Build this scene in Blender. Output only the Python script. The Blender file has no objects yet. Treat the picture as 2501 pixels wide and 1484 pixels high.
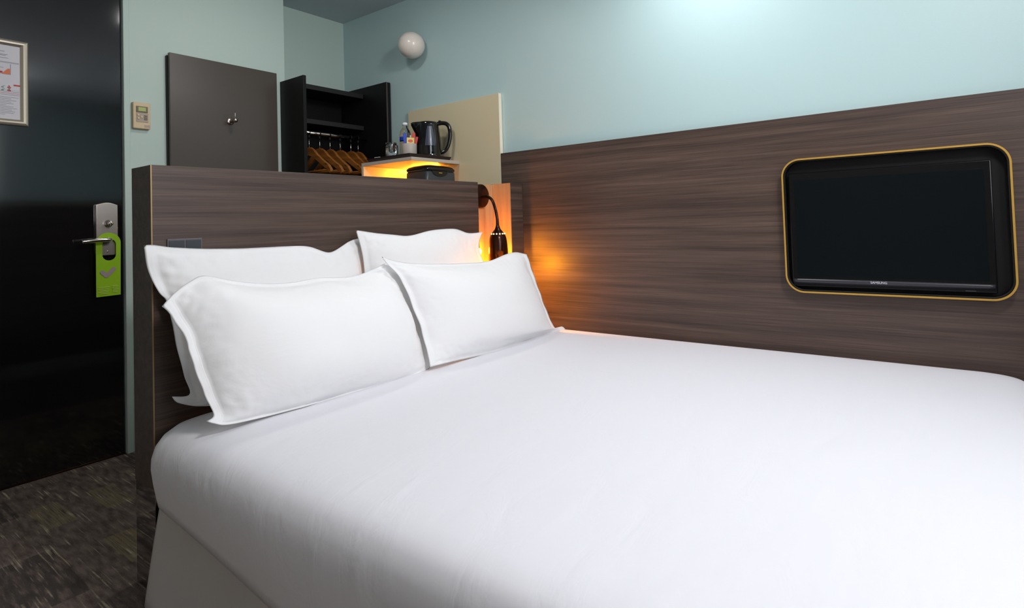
import bpy, bmesh, math, random
from mathutils import Vector, Matrix, noise
random.seed(7)
scene = bpy.context.scene
COL = scene.collection
PI = math.pi

# ------------------------------------------------------------------ camera, world, light, exposure
cam = bpy.data.cameras.new('camera')
cam.sensor_fit = 'HORIZONTAL'; cam.sensor_width = 36.0
cam.lens = 1382.07 / 2501 * 36
cam.shift_x = (1250.5 - 1350.05) / 2501
cam.shift_y = (499.41 - 742.0) / 2501
cam.clip_start = 0.02; cam.clip_end = 50
co = bpy.data.objects.new('camera', cam); COL.objects.link(co)
r_ = Vector((0.5773538, -0.8158304, -0.0329132)); u_ = Vector((-0.0042081, -0.043283, 0.999054)); f_ = Vector((0.8164832, 0.5766692, 0.0284227))
mw = Matrix(((r_.x, u_.x, -f_.x, 0), (r_.y, u_.y, -f_.y, 0), (r_.z, u_.z, -f_.z, 1.0), (0, 0, 0, 1)))
co.matrix_world = mw
scene.camera = co

w = bpy.data.worlds.new('sky'); scene.world = w; w.use_nodes = True
w.node_tree.nodes['Background'].inputs[0].default_value = (0.75, 0.85, 1.0, 1)
w.node_tree.nodes['Background'].inputs[1].default_value = 1.0

def area(name, loc, target, sx, sy, power, color):
    l = bpy.data.lights.new(name, 'AREA'); l.shape = 'RECTANGLE'; l.size = sx; l.size_y = sy
    l.energy = power; l.color = color
    o = bpy.data.objects.new(name, l); COL.objects.link(o); o.location = loc
    o.rotation_euler = (Vector(target) - Vector(loc)).to_track_quat('-Z', 'Y').to_euler()
    return o
area('added_wall_fill', (1.98, 0.80, 2.30), (1.45, 0.80, 0.4), 0.30, 0.30, 5.0, (0.98, 0.97, 1.0))  # added light without a fitting, brightens the right wall and bed
area('added_front_fill', (0.98, -0.32, 2.36), (1.42, 1.60, 0.9), 0.36, 0.36, 23.5, (1.0, 0.96, 0.95))  # added main fill out of view, no lamp there; lifts headboard and front wall
area('added_corridor_fill', (1.42, 2.15, 2.36), (1.35, 2.45, 0.0), 0.2, 0.2, 3.6, (1.0, 0.97, 0.93))  # added weak fill over the passage, for the entrance wall and recess
area('added_rear_fill', (0.80, -1.13, 1.55), (1.1, 2.0, 1.0), 0.95, 1.1, 11, (0.98, 0.97, 1.0))  # added soft fill from behind the camera, set at the added rear window

vs = scene.view_settings
scene.display_settings.display_device = 'sRGB'
vs.view_transform = 'Standard'; vs.look = 'None'; vs.gamma = 1.0; vs.use_curve_mapping = False
vs.exposure = 0.63

# ------------------------------------------------------------------ helpers
def lin(c):
    def f(v):
        v /= 255.0
        return v / 12.92 if v <= 0.04045 else ((v + 0.055) / 1.055) ** 2.4
    return tuple(f(v) for v in c) + (1.0,)

def mat(name, color, rough=0.5, metal=0.0, bump=0.0, bscale=200.0, emit=None, estr=0.0, trans=0.0, ior=1.45, spec=0.5, coat=0.0, alpha=1.0):
    m = bpy.data.materials.new(name); m.use_nodes = True
    nt = m.node_tree; b = nt.nodes['Principled BSDF']
    b.inputs['Base Color'].default_value = color if len(color) == 4 else tuple(color) + (1,)
    b.inputs['Roughness'].default_value = rough; b.inputs['Metallic'].default_value = metal
    b.inputs['IOR'].default_value = ior; b.inputs['Specular IOR Level'].default_value = spec
    b.inputs['Transmission Weight'].default_value = trans
    b.inputs['Coat Weight'].default_value = coat; b.inputs['Coat Roughness'].default_value = 0.08
    if emit:
        b.inputs['Emission Color'].default_value = tuple(emit[:3]) + (1,); b.inputs['Emission Strength'].default_value = estr
    tc = nt.nodes.new('ShaderNodeTexCoord')
    n = nt.nodes.new('ShaderNodeTexNoise'); n.inputs['Scale'].default_value = bscale; n.inputs['Detail'].default_value = 3
    nt.links.new(tc.outputs['Object'], n.inputs['Vector'])
    if bump:
        bp = nt.nodes.new('ShaderNodeBump'); bp.inputs['Strength'].default_value = bump; bp.inputs['Distance'].default_value = 0.002
        nt.links.new(n.outputs['Fac'], bp.inputs['Height']); nt.links.new(bp.outputs['Normal'], b.inputs['Normal'])
    else:
        mr = nt.nodes.new('ShaderNodeMapRange'); mr.inputs['To Min'].default_value = max(0.0, rough - 0.015); mr.inputs['To Max'].default_value = min(1.0, rough + 0.015)
        nt.links.new(n.outputs['Fac'], mr.inputs['Value']); nt.links.new(mr.outputs['Result'], b.inputs['Roughness'])
    return m

def wood(name, axis, dark, mid, light, rough=0.42, cross=44.0):
    m = bpy.data.materials.new(name); m.use_nodes = True
    nt = m.node_tree; N = nt.nodes; L = nt.links; b = N['Principled BSDF']
    tc = N.new('ShaderNodeTexCoord')
    def layer(al, cr, det, dist=0.0, ro=0.55):
        mp = N.new('ShaderNodeMapping')
        s = {'X': (al, cr, cr), 'Y': (cr, al, cr), 'Z': (cr, cr, al)}[axis]
        mp.inputs['Scale'].default_value = s
        n = N.new('ShaderNodeTexNoise'); n.inputs['Scale'].default_value = 1.0; n.inputs['Detail'].default_value = det
        n.inputs['Roughness'].default_value = ro; n.inputs['Distortion'].default_value = dist
        L.new(tc.outputs['Object'], mp.inputs['Vector']); L.new(mp.outputs['Vector'], n.inputs['Vector'])
        return n
    a = layer(0.9, cross, 5, 0.35); c = layer(3.2, cross * 8, 4, 0.15, 0.65)
    mx = N.new('ShaderNodeMix'); mx.data_type = 'FLOAT'; mx.inputs[0].default_value = 0.5
    L.new(a.outputs['Fac'], mx.inputs[2]); L.new(c.outputs['Fac'], mx.inputs[3])
    cr_ = N.new('ShaderNodeValToRGB'); e = cr_.color_ramp.elements
    e[0].position = 0.36; e[0].color = dark; e[1].position = 0.66; e[1].color = light
    k = cr_.color_ramp.elements.new(0.5); k.color = mid
    L.new(mx.outputs[0], cr_.inputs['Fac']); L.new(cr_.outputs['Color'], b.inputs['Base Color'])
    b.inputs['Roughness'].default_value = rough
    bp = N.new('ShaderNodeBump'); bp.inputs['Strength'].default_value = 0.12; bp.inputs['Distance'].default_value = 0.0008
    L.new(c.outputs['Fac'], bp.inputs['Height']); L.new(bp.outputs['Normal'], b.inputs['Normal'])
    return m

def linen(name, color, big=0.25, scale=5.0):
    m = bpy.data.materials.new(name); m.use_nodes = True
    nt = m.node_tree; N = nt.nodes; L = nt.links; b = N['Principled BSDF']
    b.inputs['Base Color'].default_value = color; b.inputs['Roughness'].default_value = 0.85
    b.inputs['Sheen Weight'].default_value = 0.15
    b.inputs['Specular IOR Level'].default_value = 0.2
    tc = N.new('ShaderNodeTexCoord')
    mp = N.new('ShaderNodeMapping'); mp.inputs['Rotation'].default_value = (0.2, 0.15, 0.5); mp.inputs['Scale'].default_value = (1.0, 2.6, 1.6)
    n = N.new('ShaderNodeTexNoise'); n.inputs['Scale'].default_value = scale; n.inputs['Detail'].default_value = 4; n.inputs['Distortion'].default_value = 0.6
    L.new(tc.outputs['Object'], mp.inputs['Vector']); L.new(mp.outputs['Vector'], n.inputs['Vector'])
    b1 = N.new('ShaderNodeBump'); b1.inputs['Strength'].default_value = big; b1.inputs['Distance'].default_value = 0.02
    L.new(n.outputs['Fac'], b1.inputs['Height'])
    n2 = N.new('ShaderNodeTexNoise'); n2.inputs['Scale'].default_value = 900
    L.new(tc.outputs['Object'], n2.inputs['Vector'])
    b2 = N.new('ShaderNodeBump'); b2.inputs['Strength'].default_value = 0.05; b2.inputs['Distance'].default_value = 0.001
    L.new(n2.outputs['Fac'], b2.inputs['Height']); L.new(b1.outputs['Normal'], b2.inputs['Normal']); L.new(b2.outputs['Normal'], b.inputs['Normal'])
    return m

def carpet_mat():
    m = bpy.data.materials.new('carpet'); m.use_nodes = True
    nt = m.node_tree; N = nt.nodes; L = nt.links; b = N['Principled BSDF']
    b.inputs['Roughness'].default_value = 0.95; b.inputs['Specular IOR Level'].default_value = 0.1
    tc = N.new('ShaderNodeTexCoord')
    def patch(cx, cy, off, lo, hi):
        mp = N.new('ShaderNodeMapping'); mp.inputs['Scale'].default_value = (1 / cx, 1 / cy, 1); mp.inputs['Location'].default_value = (off, off * 1.7, 0)
        L.new(tc.outputs['Object'], mp.inputs['Vector'])
        fl = N.new('ShaderNodeVectorMath'); fl.operation = 'FLOOR'; L.new(mp.outputs['Vector'], fl.inputs[0])
        wn = N.new('ShaderNodeTexWhiteNoise'); L.new(fl.outputs['Vector'], wn.inputs['Vector'])
        mr = N.new('ShaderNodeMapRange'); mr.inputs['From Min'].default_value = lo; mr.inputs['From Max'].default_value = hi
        L.new(wn.outputs['Value'], mr.inputs['Value']); return mr
    def streak(sx, sy, lo, hi, det=3):
        mp = N.new('ShaderNodeMapping'); mp.inputs['Scale'].default_value = (sx, sy, 1)
        L.new(tc.outputs['Object'], mp.inputs['Vector'])
        n = N.new('ShaderNodeTexNoise'); n.inputs['Scale'].default_value = 1; n.inputs['Detail'].default_value = det
        L.new(mp.outputs['Vector'], n.inputs['Vector'])
        mr = N.new('ShaderNodeMapRange'); mr.inputs['From Min'].default_value = lo; mr.inputs['From Max'].default_value = hi
        L.new(n.outputs['Fac'], mr.inputs['Value']); return mr
    def mix(fac, c1, c2, f=1.0):
        x = N.new('ShaderNodeMix'); x.data_type = 'RGBA'
        if f != 1.0:
            mu = N.new('ShaderNodeMath'); mu.operation = 'MULTIPLY'; mu.inputs[1].default_value = f
            L.new(fac, mu.inputs[0]); fac = mu.outputs[0]
        L.new(fac, x.inputs[0])
        for i, c in ((6, c1), (7, c2)):
            if isinstance(c, tuple): x.inputs[i].default_value = c
            else: L.new(c, x.inputs[i])
        return x.outputs[2]
    base = mix(streak(60, 14, 0.3, 0.7).outputs[0], lin((92, 80, 76)), lin((142, 126, 118)))
    def both(a, b_):
        mu = N.new('ShaderNodeMath'); mu.operation = 'MULTIPLY'; L.new(a, mu.inputs[0]); L.new(b_, mu.inputs[1]); return mu.outputs[0]
    base = mix(both(patch(0.085, 0.24, 3.1, 0.80, 0.82).outputs[0], streak(260, 5, 0.40, 0.56, 3).outputs[0]), base, lin((150, 138, 102)), 0.75)
    base = mix(both(patch(0.13, 0.37, 9.7, 0.72, 0.74).outputs[0], streak(70, 9, 0.36, 0.52, 3).outputs[0]), base, lin((62, 60, 58)), 0.7)
    base = mix(both(streak(150, 4.0, 0.57, 0.66, 5).outputs[0], streak(14, 9, 0.44, 0.62, 5).outputs[0]), base, lin((225, 212, 180)), 0.75)
    fine = streak(330, 330, 0.35, 0.7, 2)
    base = mix(fine.outputs[0], base, lin((48, 43, 40)), 0.35)
    L.new(base, b.inputs['Base Color'])
    bp = N.new('ShaderNodeBump'); bp.inputs['Strength'].default_value = 0.6; bp.inputs['Distance'].default_value = 0.003
    L.new(fine.outputs[0], bp.inputs['Height']); L.new(bp.outputs['Normal'], b.inputs['Normal'])
    return m

M = {}
M['teal'] = mat('teal_paint', lin((178, 204, 205)), 0.42, bump=0.08, bscale=350, spec=0.45)
M['teal_satin'] = mat('pale_teal_paint', lin((184, 202, 195)), 0.5, bump=0.06, bscale=350, spec=0.4)
M['cream_paint'] = mat('cream_paint', lin((206, 198, 190)), 0.6, bump=0.05, bscale=300)
M['ceil'] = mat('ceiling_paint', lin((190, 200, 205)), 0.8, bump=0.05, bscale=200)
M['carpet'] = carpet_mat()
WD = (lin((54, 42, 38)), lin((76, 61, 54)), lin((100, 82, 73)))
M['wood_x'] = wood('dark_laminate_across', 'X', *WD)
M['wood_y'] = wood('dark_laminate_along', 'Y', *WD)
M['brass'] = mat('brass', lin((206, 162, 76)), 0.38, 0.45)
M['brass_thin'] = mat('edge_strip', lin((170, 140, 100)), 0.4, 0.6)
M['blackgloss'] = mat('black_gloss', (0.006, 0.006, 0.007), 0.12, coat=0.4)
M['blackmatt'] = mat('black_matt', (0.005, 0.005, 0.005), 0.55, spec=0.3)
M['mirror_dark'] = mat('smoked_mirror', (0.42, 0.41, 0.40), 0.03, 1.0)
M['door'] = mat('door_lacquer', (0.005, 0.005, 0.006), 0.07, spec=0.8, ior=1.65)
M['steel'] = mat('brushed_steel', lin((190, 180, 172)), 0.3, 1.0)
M['chrome'] = mat('chrome', lin((220, 212, 205)), 0.12, 1.0)
M['lime'] = mat('lime_card', lin((140, 188, 8)), 0.5)
M['grey_card'] = mat('grey_card', lin((158, 142, 150)), 0.4)
M['pale_ink'] = mat('pale_ink', lin((190, 215, 100)), 0.6)
M['linen'] = linen('white_linen', (0.78, 0.78, 0.825, 1), 0.17, 5.0)
M['pillow'] = linen('white_pillow_cotton', (0.86, 0.86, 0.865, 1), 0.22, 5.0)
M['skirt'] = linen('grey_skirt_fabric', (0.60, 0.57, 0.56, 1), 0.1, 3.0)
M['basefab'] = linen('cream_base_fabric', (0.6, 0.55, 0.45, 1), 0.05)
M['brownboard'] = mat('brown_lacquer', lin((74, 66, 60)), 0.28, bump=0.02)
M['boardedge'] = mat('board_edge', lin((128, 112, 100)), 0.4)
M['wardrobe'] = mat('black_laminate', (0.006, 0.006, 0.006), 0.5, spec=0.25)
M['wardshelf'] = mat('charcoal_laminate', (0.020, 0.019, 0.020), 0.5, spec=0.3)
M['hangerwood'] = wood('hanger_beech', 'Y', lin((112, 64, 24)), lin((140, 86, 34)), lin((164, 106, 48)), 0.35, 60)
M['cream'] = mat('cream_lacquer', lin((208, 196, 164)), 0.3, spec=0.5)
M['creamedge'] = mat('cream_edge', lin((235, 225, 205)), 0.4)
M['greyshelf'] = mat('grey_beige_laminate', lin((190, 178, 165)), 0.4)
M['niche'] = wood('niche_laminate', 'Z', lin((170, 130, 92)), lin((188, 146, 104)), lin((200, 160, 118)), 0.4, 20)
M['tray'] = mat('dark_tray', lin((40, 28, 26)), 0.3)
M['glass'] = mat('clear_glass', (0.95, 0.97, 0.97), 0.02, trans=1.0, ior=1.45)
M['pet'] = mat('bottle_plastic', (0.9, 0.95, 0.97), 0.05, trans=1.0, ior=1.3)
M['whitecap'] = mat('white_plastic', lin((225, 228, 235)), 0.4)
M['blue'] = mat('blue_paper', lin((24, 60, 170)), 0.5)
M['red'] = mat('red_paper', lin((200, 44, 30)), 0.5)
M['yellow'] = mat('yellow_paper', lin((226, 208, 120)), 0.6)
M['ivory'] = mat('ivory_paper', lin((232, 222, 196)), 0.6)
M['darkpaper'] = mat('dark_paper', lin((26, 26, 32)), 0.5)
M['pink'] = mat('red_print', lin((214, 96, 84)), 0.6)
M['kettle'] = mat('kettle_plastic', (0.004, 0.004, 0.005), 0.07, coat=0.2)
M['kettlewin'] = mat('smoked_window', lin((62, 68, 86)), 0.2)
M['devgrey'] = mat('device_grey', lin((62, 66, 70)), 0.35)
M['globe'] = mat('opal_glass', lin((222, 214, 204)), 0.3, coat=0.3)
M['bronze'] = mat('dark_bronze', lin((58, 34, 24)), 0.22, 0.75)
M['bulb'] = mat('lit_bulb', (1, 0.7, 0.35), 0.5, emit=(1.0, 0.33, 0.012), estr=170)
M['hole'] = mat('lit_perforation', (1, 0.7, 0.35), 0.5, emit=(1.0, 0.55, 0.2), estr=4)
M['strip'] = mat('lit_strip', (1, 0.7, 0.35), 0.5, emit=(1.0, 0.38, 0.03), estr=110)
M['screen'] = mat('screen', lin((13, 19, 22)), 0.18, spec=0.12)
M['bezel'] = mat('bezel', (0.003, 0.003, 0.004), 0.15, spec=0.35)
M['bezelgrey'] = mat('bezel_grey', lin((52, 51, 57)), 0.3)
M['logo'] = mat('logo_silver', lin((205, 205, 212)), 0.35)
M['beige'] = mat('beige_plastic', lin((208, 186, 150)), 0.5)
M['beige2'] = mat('beige_buttons', lin((170, 155, 140)), 0.5)
M['lcd'] = mat('lcd_green', lin((170, 180, 100)), 0.3)
M['lcdframe'] = mat('lcd_frame', lin((106, 100, 82)), 0.4)
M['framesilver'] = mat('champagne_aluminium', lin((205, 195, 178)), 0.32, 0.75)
M['paper'] = mat('paper', lin((206, 204, 210)), 0.5)
M['ink'] = mat('ink', lin((120, 118, 130)), 0.6)
M['orange'] = mat('orange_print', lin((224, 120, 78)), 0.6)
M['redink'] = mat('red_ink', lin((190, 62, 66)), 0.6)
M['greenink'] = mat('green_ink', lin((150, 190, 170)), 0.6)
M['socket'] = mat('socket_grey', lin((96, 92, 96)), 0.35)
M['winframe'] = mat('window_frame_white', lin((220, 220, 216)), 0.4)

def wloc(o):
    v = Vector((0, 0, 0))
    while o is not None:
        v += o.location; o = o.parent
    return v

def link(name, me, m, parent=None, smooth=False):
    if parent is not None: me.transform(Matrix.Translation(-wloc(parent)))
    o = bpy.data.objects.new(name, me); COL.objects.link(o)
    for x in (m if isinstance(m, (list, tuple)) else [m]): me.materials.append(M[x] if isinstance(x, str) else x)
    if smooth:
        for p in me.polygons: p.use_smooth = True
    if parent is not None: o.parent = parent
    return o

def obj(name, bm, m, parent=None, smooth=False, origin=None):
    bmesh.ops.recalc_face_normals(bm, faces=bm.faces[:])
    me = bpy.data.meshes.new(name); bm.to_mesh(me); bm.free()
    if origin is not None and parent is None:
        me.transform(Matrix.Translation(-Vector(origin)))
    o = link(name, me, m, parent, smooth)
    if origin is not None and parent is None: o.location = origin
    return o

def tag(o, label=None, cat=None, group=None, kind=None):
    if label: o['label'] = label
    if cat: o['category'] = cat
    if group: o['group'] = group
    if kind: o['kind'] = kind
    return o

def thing(name, label, cat, loc, group=None):
    o = bpy.data.objects.new(name, None); COL.objects.link(o); o.location = loc; o.empty_display_size = 0.05
    return tag(o, label, cat, group)

def dup(root, loc):
    r = root.copy(); COL.objects.link(r); r.location = loc
    for ch in list(root.children):
        c = ch.copy(); COL.objects.link(c); c.parent = r
        for g in list(ch.children):
            d = g.copy(); COL.objects.link(d); d.parent = c
    return r

def bx(x0, x1, y0, y1, z0, z1, bev=0.0, seg=2, bm=None, mi=0):
    own = bm is None
    b = bmesh.new()
    bmesh.ops.create_cube(b, size=1.0)
    for v in b.verts:
        v.co = Vector(((x0 + x1) / 2 + v.co.x * (x1 - x0), (y0 + y1) / 2 + v.co.y * (y1 - y0), (z0 + z1) / 2 + v.co.z * (z1 - z0)))
    if bev > 0: bmesh.ops.bevel(b, geom=b.edges[:], offset=bev, segments=seg, affect='EDGES', profile=0.5)
    for f in b.faces: f.material_index = mi
    if own: return b
    return merge(bm, b)

def merge(bm, b):
    me = bpy.data.meshes.new('tmp'); b.to_mesh(me); b.free()
    bm.from_mesh(me); bpy.data.meshes.remove(me)
    return bm

def lathe(profile, center, seg=32, axis='Z', bm=None, mi=0):
    own = bm is None
    b = bmesh.new(); rings = []
    c = Vector(center)
    for r, h in profile:
        ring = []
        for i in range(seg):
            a = 2 * PI * i / seg
            p = {'Z': Vector((r * math.cos(a), r * math.sin(a), h)), 'Y': Vector((r * math.cos(a), h, r * math.sin(a))), 'X': Vector((h, r * math.cos(a), r * math.sin(a)))}[axis]
            ring.append(b.verts.new(c + p))
        rings.append(ring)
    for k in range(len(rings) - 1):
        for i in range(seg):
            b.faces.new((rings[k][i], rings[k][(i + 1) % seg], rings[k + 1][(i + 1) % seg], rings[k + 1][i]))
    if profile[0][0] > 1e-5: b.faces.new(rings[0])
    if profile[-1][0] > 1e-5: b.faces.new(list(reversed(rings[-1])))
    bmesh.ops.remove_doubles(b, verts=b.verts[:], dist=1e-6)
    bmesh.ops.recalc_face_normals(b, faces=b.faces[:])
    for f in b.faces: f.material_index = mi
    if own: return b
    return merge(bm, b)

def catmull(pts, n=6):
    P = [Vector(p) for p in pts]; out = []
    for i in range(len(P) - 1):
        p0 = P[max(i - 1, 0)]; p1 = P[i]; p2 = P[i + 1]; p3 = P[min(i + 2, len(P) - 1)]
        for k in range(n):
            t = k / n
            out.append(0.5 * ((2 * p1) + (-p0 + p2) * t + (2 * p0 - 5 * p1 + 4 * p2 - p3) * t * t + (-p0 + 3 * p1 - 3 * p2 + p3) * t ** 3))
    out.append(P[-1]); return out

def tube(pts, rad, seg=12, n=6, bm=None, flat=1.0, mi=0):
    """round bar along a smooth path; rad may be a list; flat squashes it sideways"""
    own = bm is None
    path = catmull(pts, n) if n > 1 else [Vector(p) for p in pts]
    R = rad if isinstance(rad, (list, tuple)) else [rad] * len(pts)
    def rr(i):
        t = i / max(1, n) if n > 1 else i
        k = min(int(t), len(R) - 2) if len(R) > 1 else 0
        return R[k] * (1 - (t - k)) + R[min(k + 1, len(R) - 1)] * (t - k)
    b = bmesh.new(); rings = []
    up = Vector((0, 0, 1)); t0 = (path[1] - path[0]).normalized()
    if abs(t0.dot(up)) > 0.95: up = Vector((0, 1, 0))
    nrm = (up - t0 * up.dot(t0)).normalized()
    for i, p in enumerate(path):
        t = (path[min(i + 1, len(path) - 1)] - path[max(i - 1, 0)]).normalized()
        nrm = (nrm - t * nrm.dot(t)).normalized(); bi = t.cross(nrm)
        rings.append([b.verts.new(p + (nrm * math.cos(a) + bi * math.sin(a) * flat) * rr(i)) for a in [2 * PI * j / seg for j in range(seg)]])
    for k in range(len(rings) - 1):
        for i in range(seg):
            b.faces.new((rings[k][i], rings[k][(i + 1) % seg], rings[k + 1][(i + 1) % seg], rings[k + 1][i]))
    b.faces.new(rings[0]); b.faces.new(list(reversed(rings[-1])))
    for f in b.faces: f.material_index = mi
    if own: return b
    return merge(bm, b)

def rrect(a0, a1, b0, b1, r, n=8):
    pts = []
    for cx, cy, s in ((a1 - r, b1 - r, 0), (a0 + r, b1 - r, 1), (a0 + r, b0 + r, 2), (a1 - r, b0 + r, 3)):
        for k in range(n + 1):
            a = PI / 2 * (s + k / n); pts.append((cx + r * math.cos(a), cy + r * math.sin(a)))
    return pts

def prism(outline, holes, depth, place, bevel=0.0):
    """flat outline (with holes) given real thickness; place(u, v, w) -> world point"""
    cu = bpy.data.curves.new('tmpc', 'CURVE'); cu.dimensions = '2D'; cu.fill_mode = 'BOTH'
    cu.extrude = depth / 2; cu.bevel_depth = bevel
    for pts in [outline] + list(holes):
        sp = cu.splines.new('POLY'); sp.points.add(len(pts) - 1)
        for i, p in enumerate(pts): sp.points[i].co = (p[0], p[1], 0, 1)
        sp.use_cyclic_u = True
    o = bpy.data.objects.new('tmpo', cu); COL.objects.link(o)
    dg = bpy.context.evaluated_depsgraph_get(); dg.update()
    me = bpy.data.meshes.new_from_object(o.evaluated_get(dg))
    bpy.data.objects.remove(o); bpy.data.curves.remove(cu)
    for v in me.vertices: v.co = Vector(place(*v.co))
    b = bmesh.new(); b.from_mesh(me); bpy.data.meshes.remove(me)
    bmesh.ops.remove_doubles(b, verts=b.verts[:], dist=1e-6)
    return b

def text_bm(s, size, depth, place, align='CENTER'):
    cu = bpy.data.curves.new('tmpt', 'FONT'); cu.body = s; cu.size = size; cu.extrude = depth; cu.align_x = align; cu.align_y = 'CENTER'
    cu.offset = size * 0.012
    o = bpy.data.objects.new('tmpo', cu); COL.objects.link(o)
    dg = bpy.context.evaluated_depsgraph_get(); dg.update()
    me = bpy.data.meshes.new_from_object(o.evaluated_get(dg))
    bpy.data.objects.remove(o); bpy.data.curves.remove(cu)
    for v in me.vertices: v.co = Vector(place(*v.co))
    b = bmesh.new(); b.from_mesh(me); bpy.data.meshes.remove(me)
    return b

def struct(name, bm, m, parent=None):
    o = obj(name, bm, m, parent)
    if parent is None: o['kind'] = 'structure'
    return o

# ------------------------------------------------------------------ the room
XW = 2.342      # right wall
YD = 3.14       # entrance wall
ZC = 2.40
XL = -0.95      # left wall
YR = -1.20      # rear wall
YA = 3.37       # back of the wardrobe recess
XE = 1.778      # end of the entrance wall
struct('floor', bx(XL - 0.1, XW + 0.1, YR - 0.1, YA + 0.1, -0.1, 0.0), 'carpet')
struct('ceiling', bx(XL - 0.1, XW + 0.1, YR - 0.1, YA + 0.1, ZC, ZC + 0.1), 'ceil')
struct('wall_right', bx(XW, XW + 0.1, YR - 0.1, YA + 0.1, 0, ZC), 'teal')
struct('wall_left', bx(XL - 0.1, XL, YR - 0.1, YA + 0.1, 0, ZC), 'cream_paint')
struct('wall_alcove', bx(XE - 0.1, XW, YA, YA + 0.1, 0, ZC), 'teal_satin')
DX0, DX1, DZ = 0.12, 0.990, 2.10
wf = bx(1.016, XE, YD - 0.012, YA, 0, ZC)
bx(XL, DX0 - 0.03, YD - 0.012, YA, 0, ZC, bm=wf); bx(DX0 - 0.03, 1.016, YD - 0.012, YA, DZ + 0.03, ZC, bm=wf)
struct('wall_front', wf, 'teal_satin')
# rear wall behind the camera; its unseen window is added to light the room
wx0, wx1, wz0, wz1 = 0.28, 1.32, 0.95, 2.15
rw = bx(XL, wx0, YR - 0.1, YR, 0, ZC); bx(wx1, XW, YR - 0.1, YR, 0, ZC, bm=rw); bx(wx0, wx1, YR - 0.1, YR, 0, wz0, bm=rw); bx(wx0, wx1, YR - 0.1, YR, wz1, ZC, bm=rw)
struct('wall_rear', rw, 'teal')
win = bx(wx0, wx0 + 0.05, YR - 0.08, YR - 0.02, wz0, wz1, 0.004); bx(wx1 - 0.05, wx1, YR - 0.08, YR - 0.02, wz0, wz1, 0.004, bm=win)
bx(wx0, wx1, YR - 0.08, YR - 0.02, wz0, wz0 + 0.05, 0.004, bm=win); bx(wx0, wx1, YR - 0.08, YR - 0.02, wz1 - 0.05, wz1, 0.004, bm=win); bx(0.775, 0.825, YR - 0.08, YR - 0.02, wz0, wz1, 0.004, bm=win)
struct('added_window_1', win, 'winframe')
struct('trim_2', bx(1.02, XW, YR, YR + 0.018, 0, 1.37, 0.002), 'wood_x')
# door casing
cs = bx(DX1 + 0.003, 1.018, YD - 0.022, YD + 0.06, 0, DZ + 0.03, 0.003); bx(DX0 - 0.03, DX0 - 0.003, YD - 0.022, YD + 0.06, 0, DZ + 0.03, 0.003, bm=cs); bx(DX0 - 0.003, DX1 + 0.003, YD - 0.022, YD + 0.06, DZ + 0.003, DZ + 0.03, 0.003, bm=cs)
struct('trim_1', cs, 'teal_satin')
door = tag(obj('door_1', bx(DX0, DX1, YD, YD + 0.045, 0.006, DZ, 0.002), 'door'), kind='structure')
th = obj('threshold', bx(DX0, DX1, YD - 0.004, YD + 0.02, 0.0, 0.006, 0.001), 'bronze', door)

# door furniture: plate, lever, cylinder
def plate_outline():
    x0, x1, z0, z1 = 0.888, 0.964, 0.912, 1.142
    pts = [(x0, z0 + 0.012), (x0 + 0.012, z0), (x1 - 0.012, z0), (x1, z0 + 0.012), (x1, z1 - 0.006)]
    for k in range(1, 10):
        t = k / 10; pts.append((x1 + (x0 - x1) * t, z1 - 0.006 + 0.010 * math.sin(PI * t)))
    pts.append((x0, z1 - 0.006)); return pts
pl = obj('lock_plate', prism(plate_outline(), [], 0.014, lambda u, v, w_: (u, YD - 0.009 + w_, v), 0.002), 'steel', door)
lv = tube([(0.926, YD - 0.012, 0.980), (0.926, YD - 0.045, 0.980), (0.922, YD - 0.058, 0.980), (0.905, YD - 0.062, 0.980), (0.86, YD - 0.062, 0.978), (0.824, YD - 0.060, 0.975)], [0.010, 0.010, 0.010, 0.0095, 0.0095, 0.009], 16, 6)
lathe([(0.014, -0.004), (0.014, 0.0), (0.0, 0.0)], (0.926, YD - 0.016, 0.980), 20, 'Y', bm=lv)
obj('door_handle', lv, 'chrome', door, True)
cy = lathe([(0.0, -0.026), (0.010, -0.026), (0.012, -0.023), (0.012, 0.0), (0.0165, 0.0), (0.0165, 0.006)], (0.930, YD - 0.020, 1.053), 24, 'Y')
bx(0.927, 0.933, YD - 0.056, YD - 0.044, 1.042, 1.064, 0.002, bm=cy)
obj('thumb_turn', cy, 'chrome', door, True)
obj('screw', lathe([(0.0, -0.003), (0.004, -0.002), (0.005, 0.0)], (0.926, YD - 0.017, 0.928), 12, 'Y'), 'chrome', door, True)

# lime card hanging on the lever
sx0, sx1, sz0, sz1 = 0.880, 0.972, 0.727, 1.012
sg = thing('door_hanger_sign', 'lime green card with a grey tick, hanging on the door lever', 'sign', (0.926, YD - 0.03, sz0))
r = (sx1 - sx0) / 2; cx = (sx0 + sx1) / 2
out = [(sx0 + 0.002, sz0), (sx1, sz0 + 0.002)] + [(cx + r * math.cos(a), sz1 - r + r * math.sin(a)) for a in [PI * k / 20 for k in range(21)]]
hr = 0.025
slot = [(cx + 0.003 + hr * math.cos(a), 0.960 + hr * 0.95 * math.sin(a)) for a in [PI * k / 12 for k in range(13)]] + [(cx + 0.003 + hr * math.cos(a), 0.912 + hr * math.sin(a)) for a in [PI + PI * k / 12 for k in range(13)]]
slot = list(reversed(slot))
obj('card', prism(out, [slot], 0.0014, lambda u, v, w_: (u, YD - 0.030 + w_ + (0.96 - v) * 0.03, v)), 'lime', sg)
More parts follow.
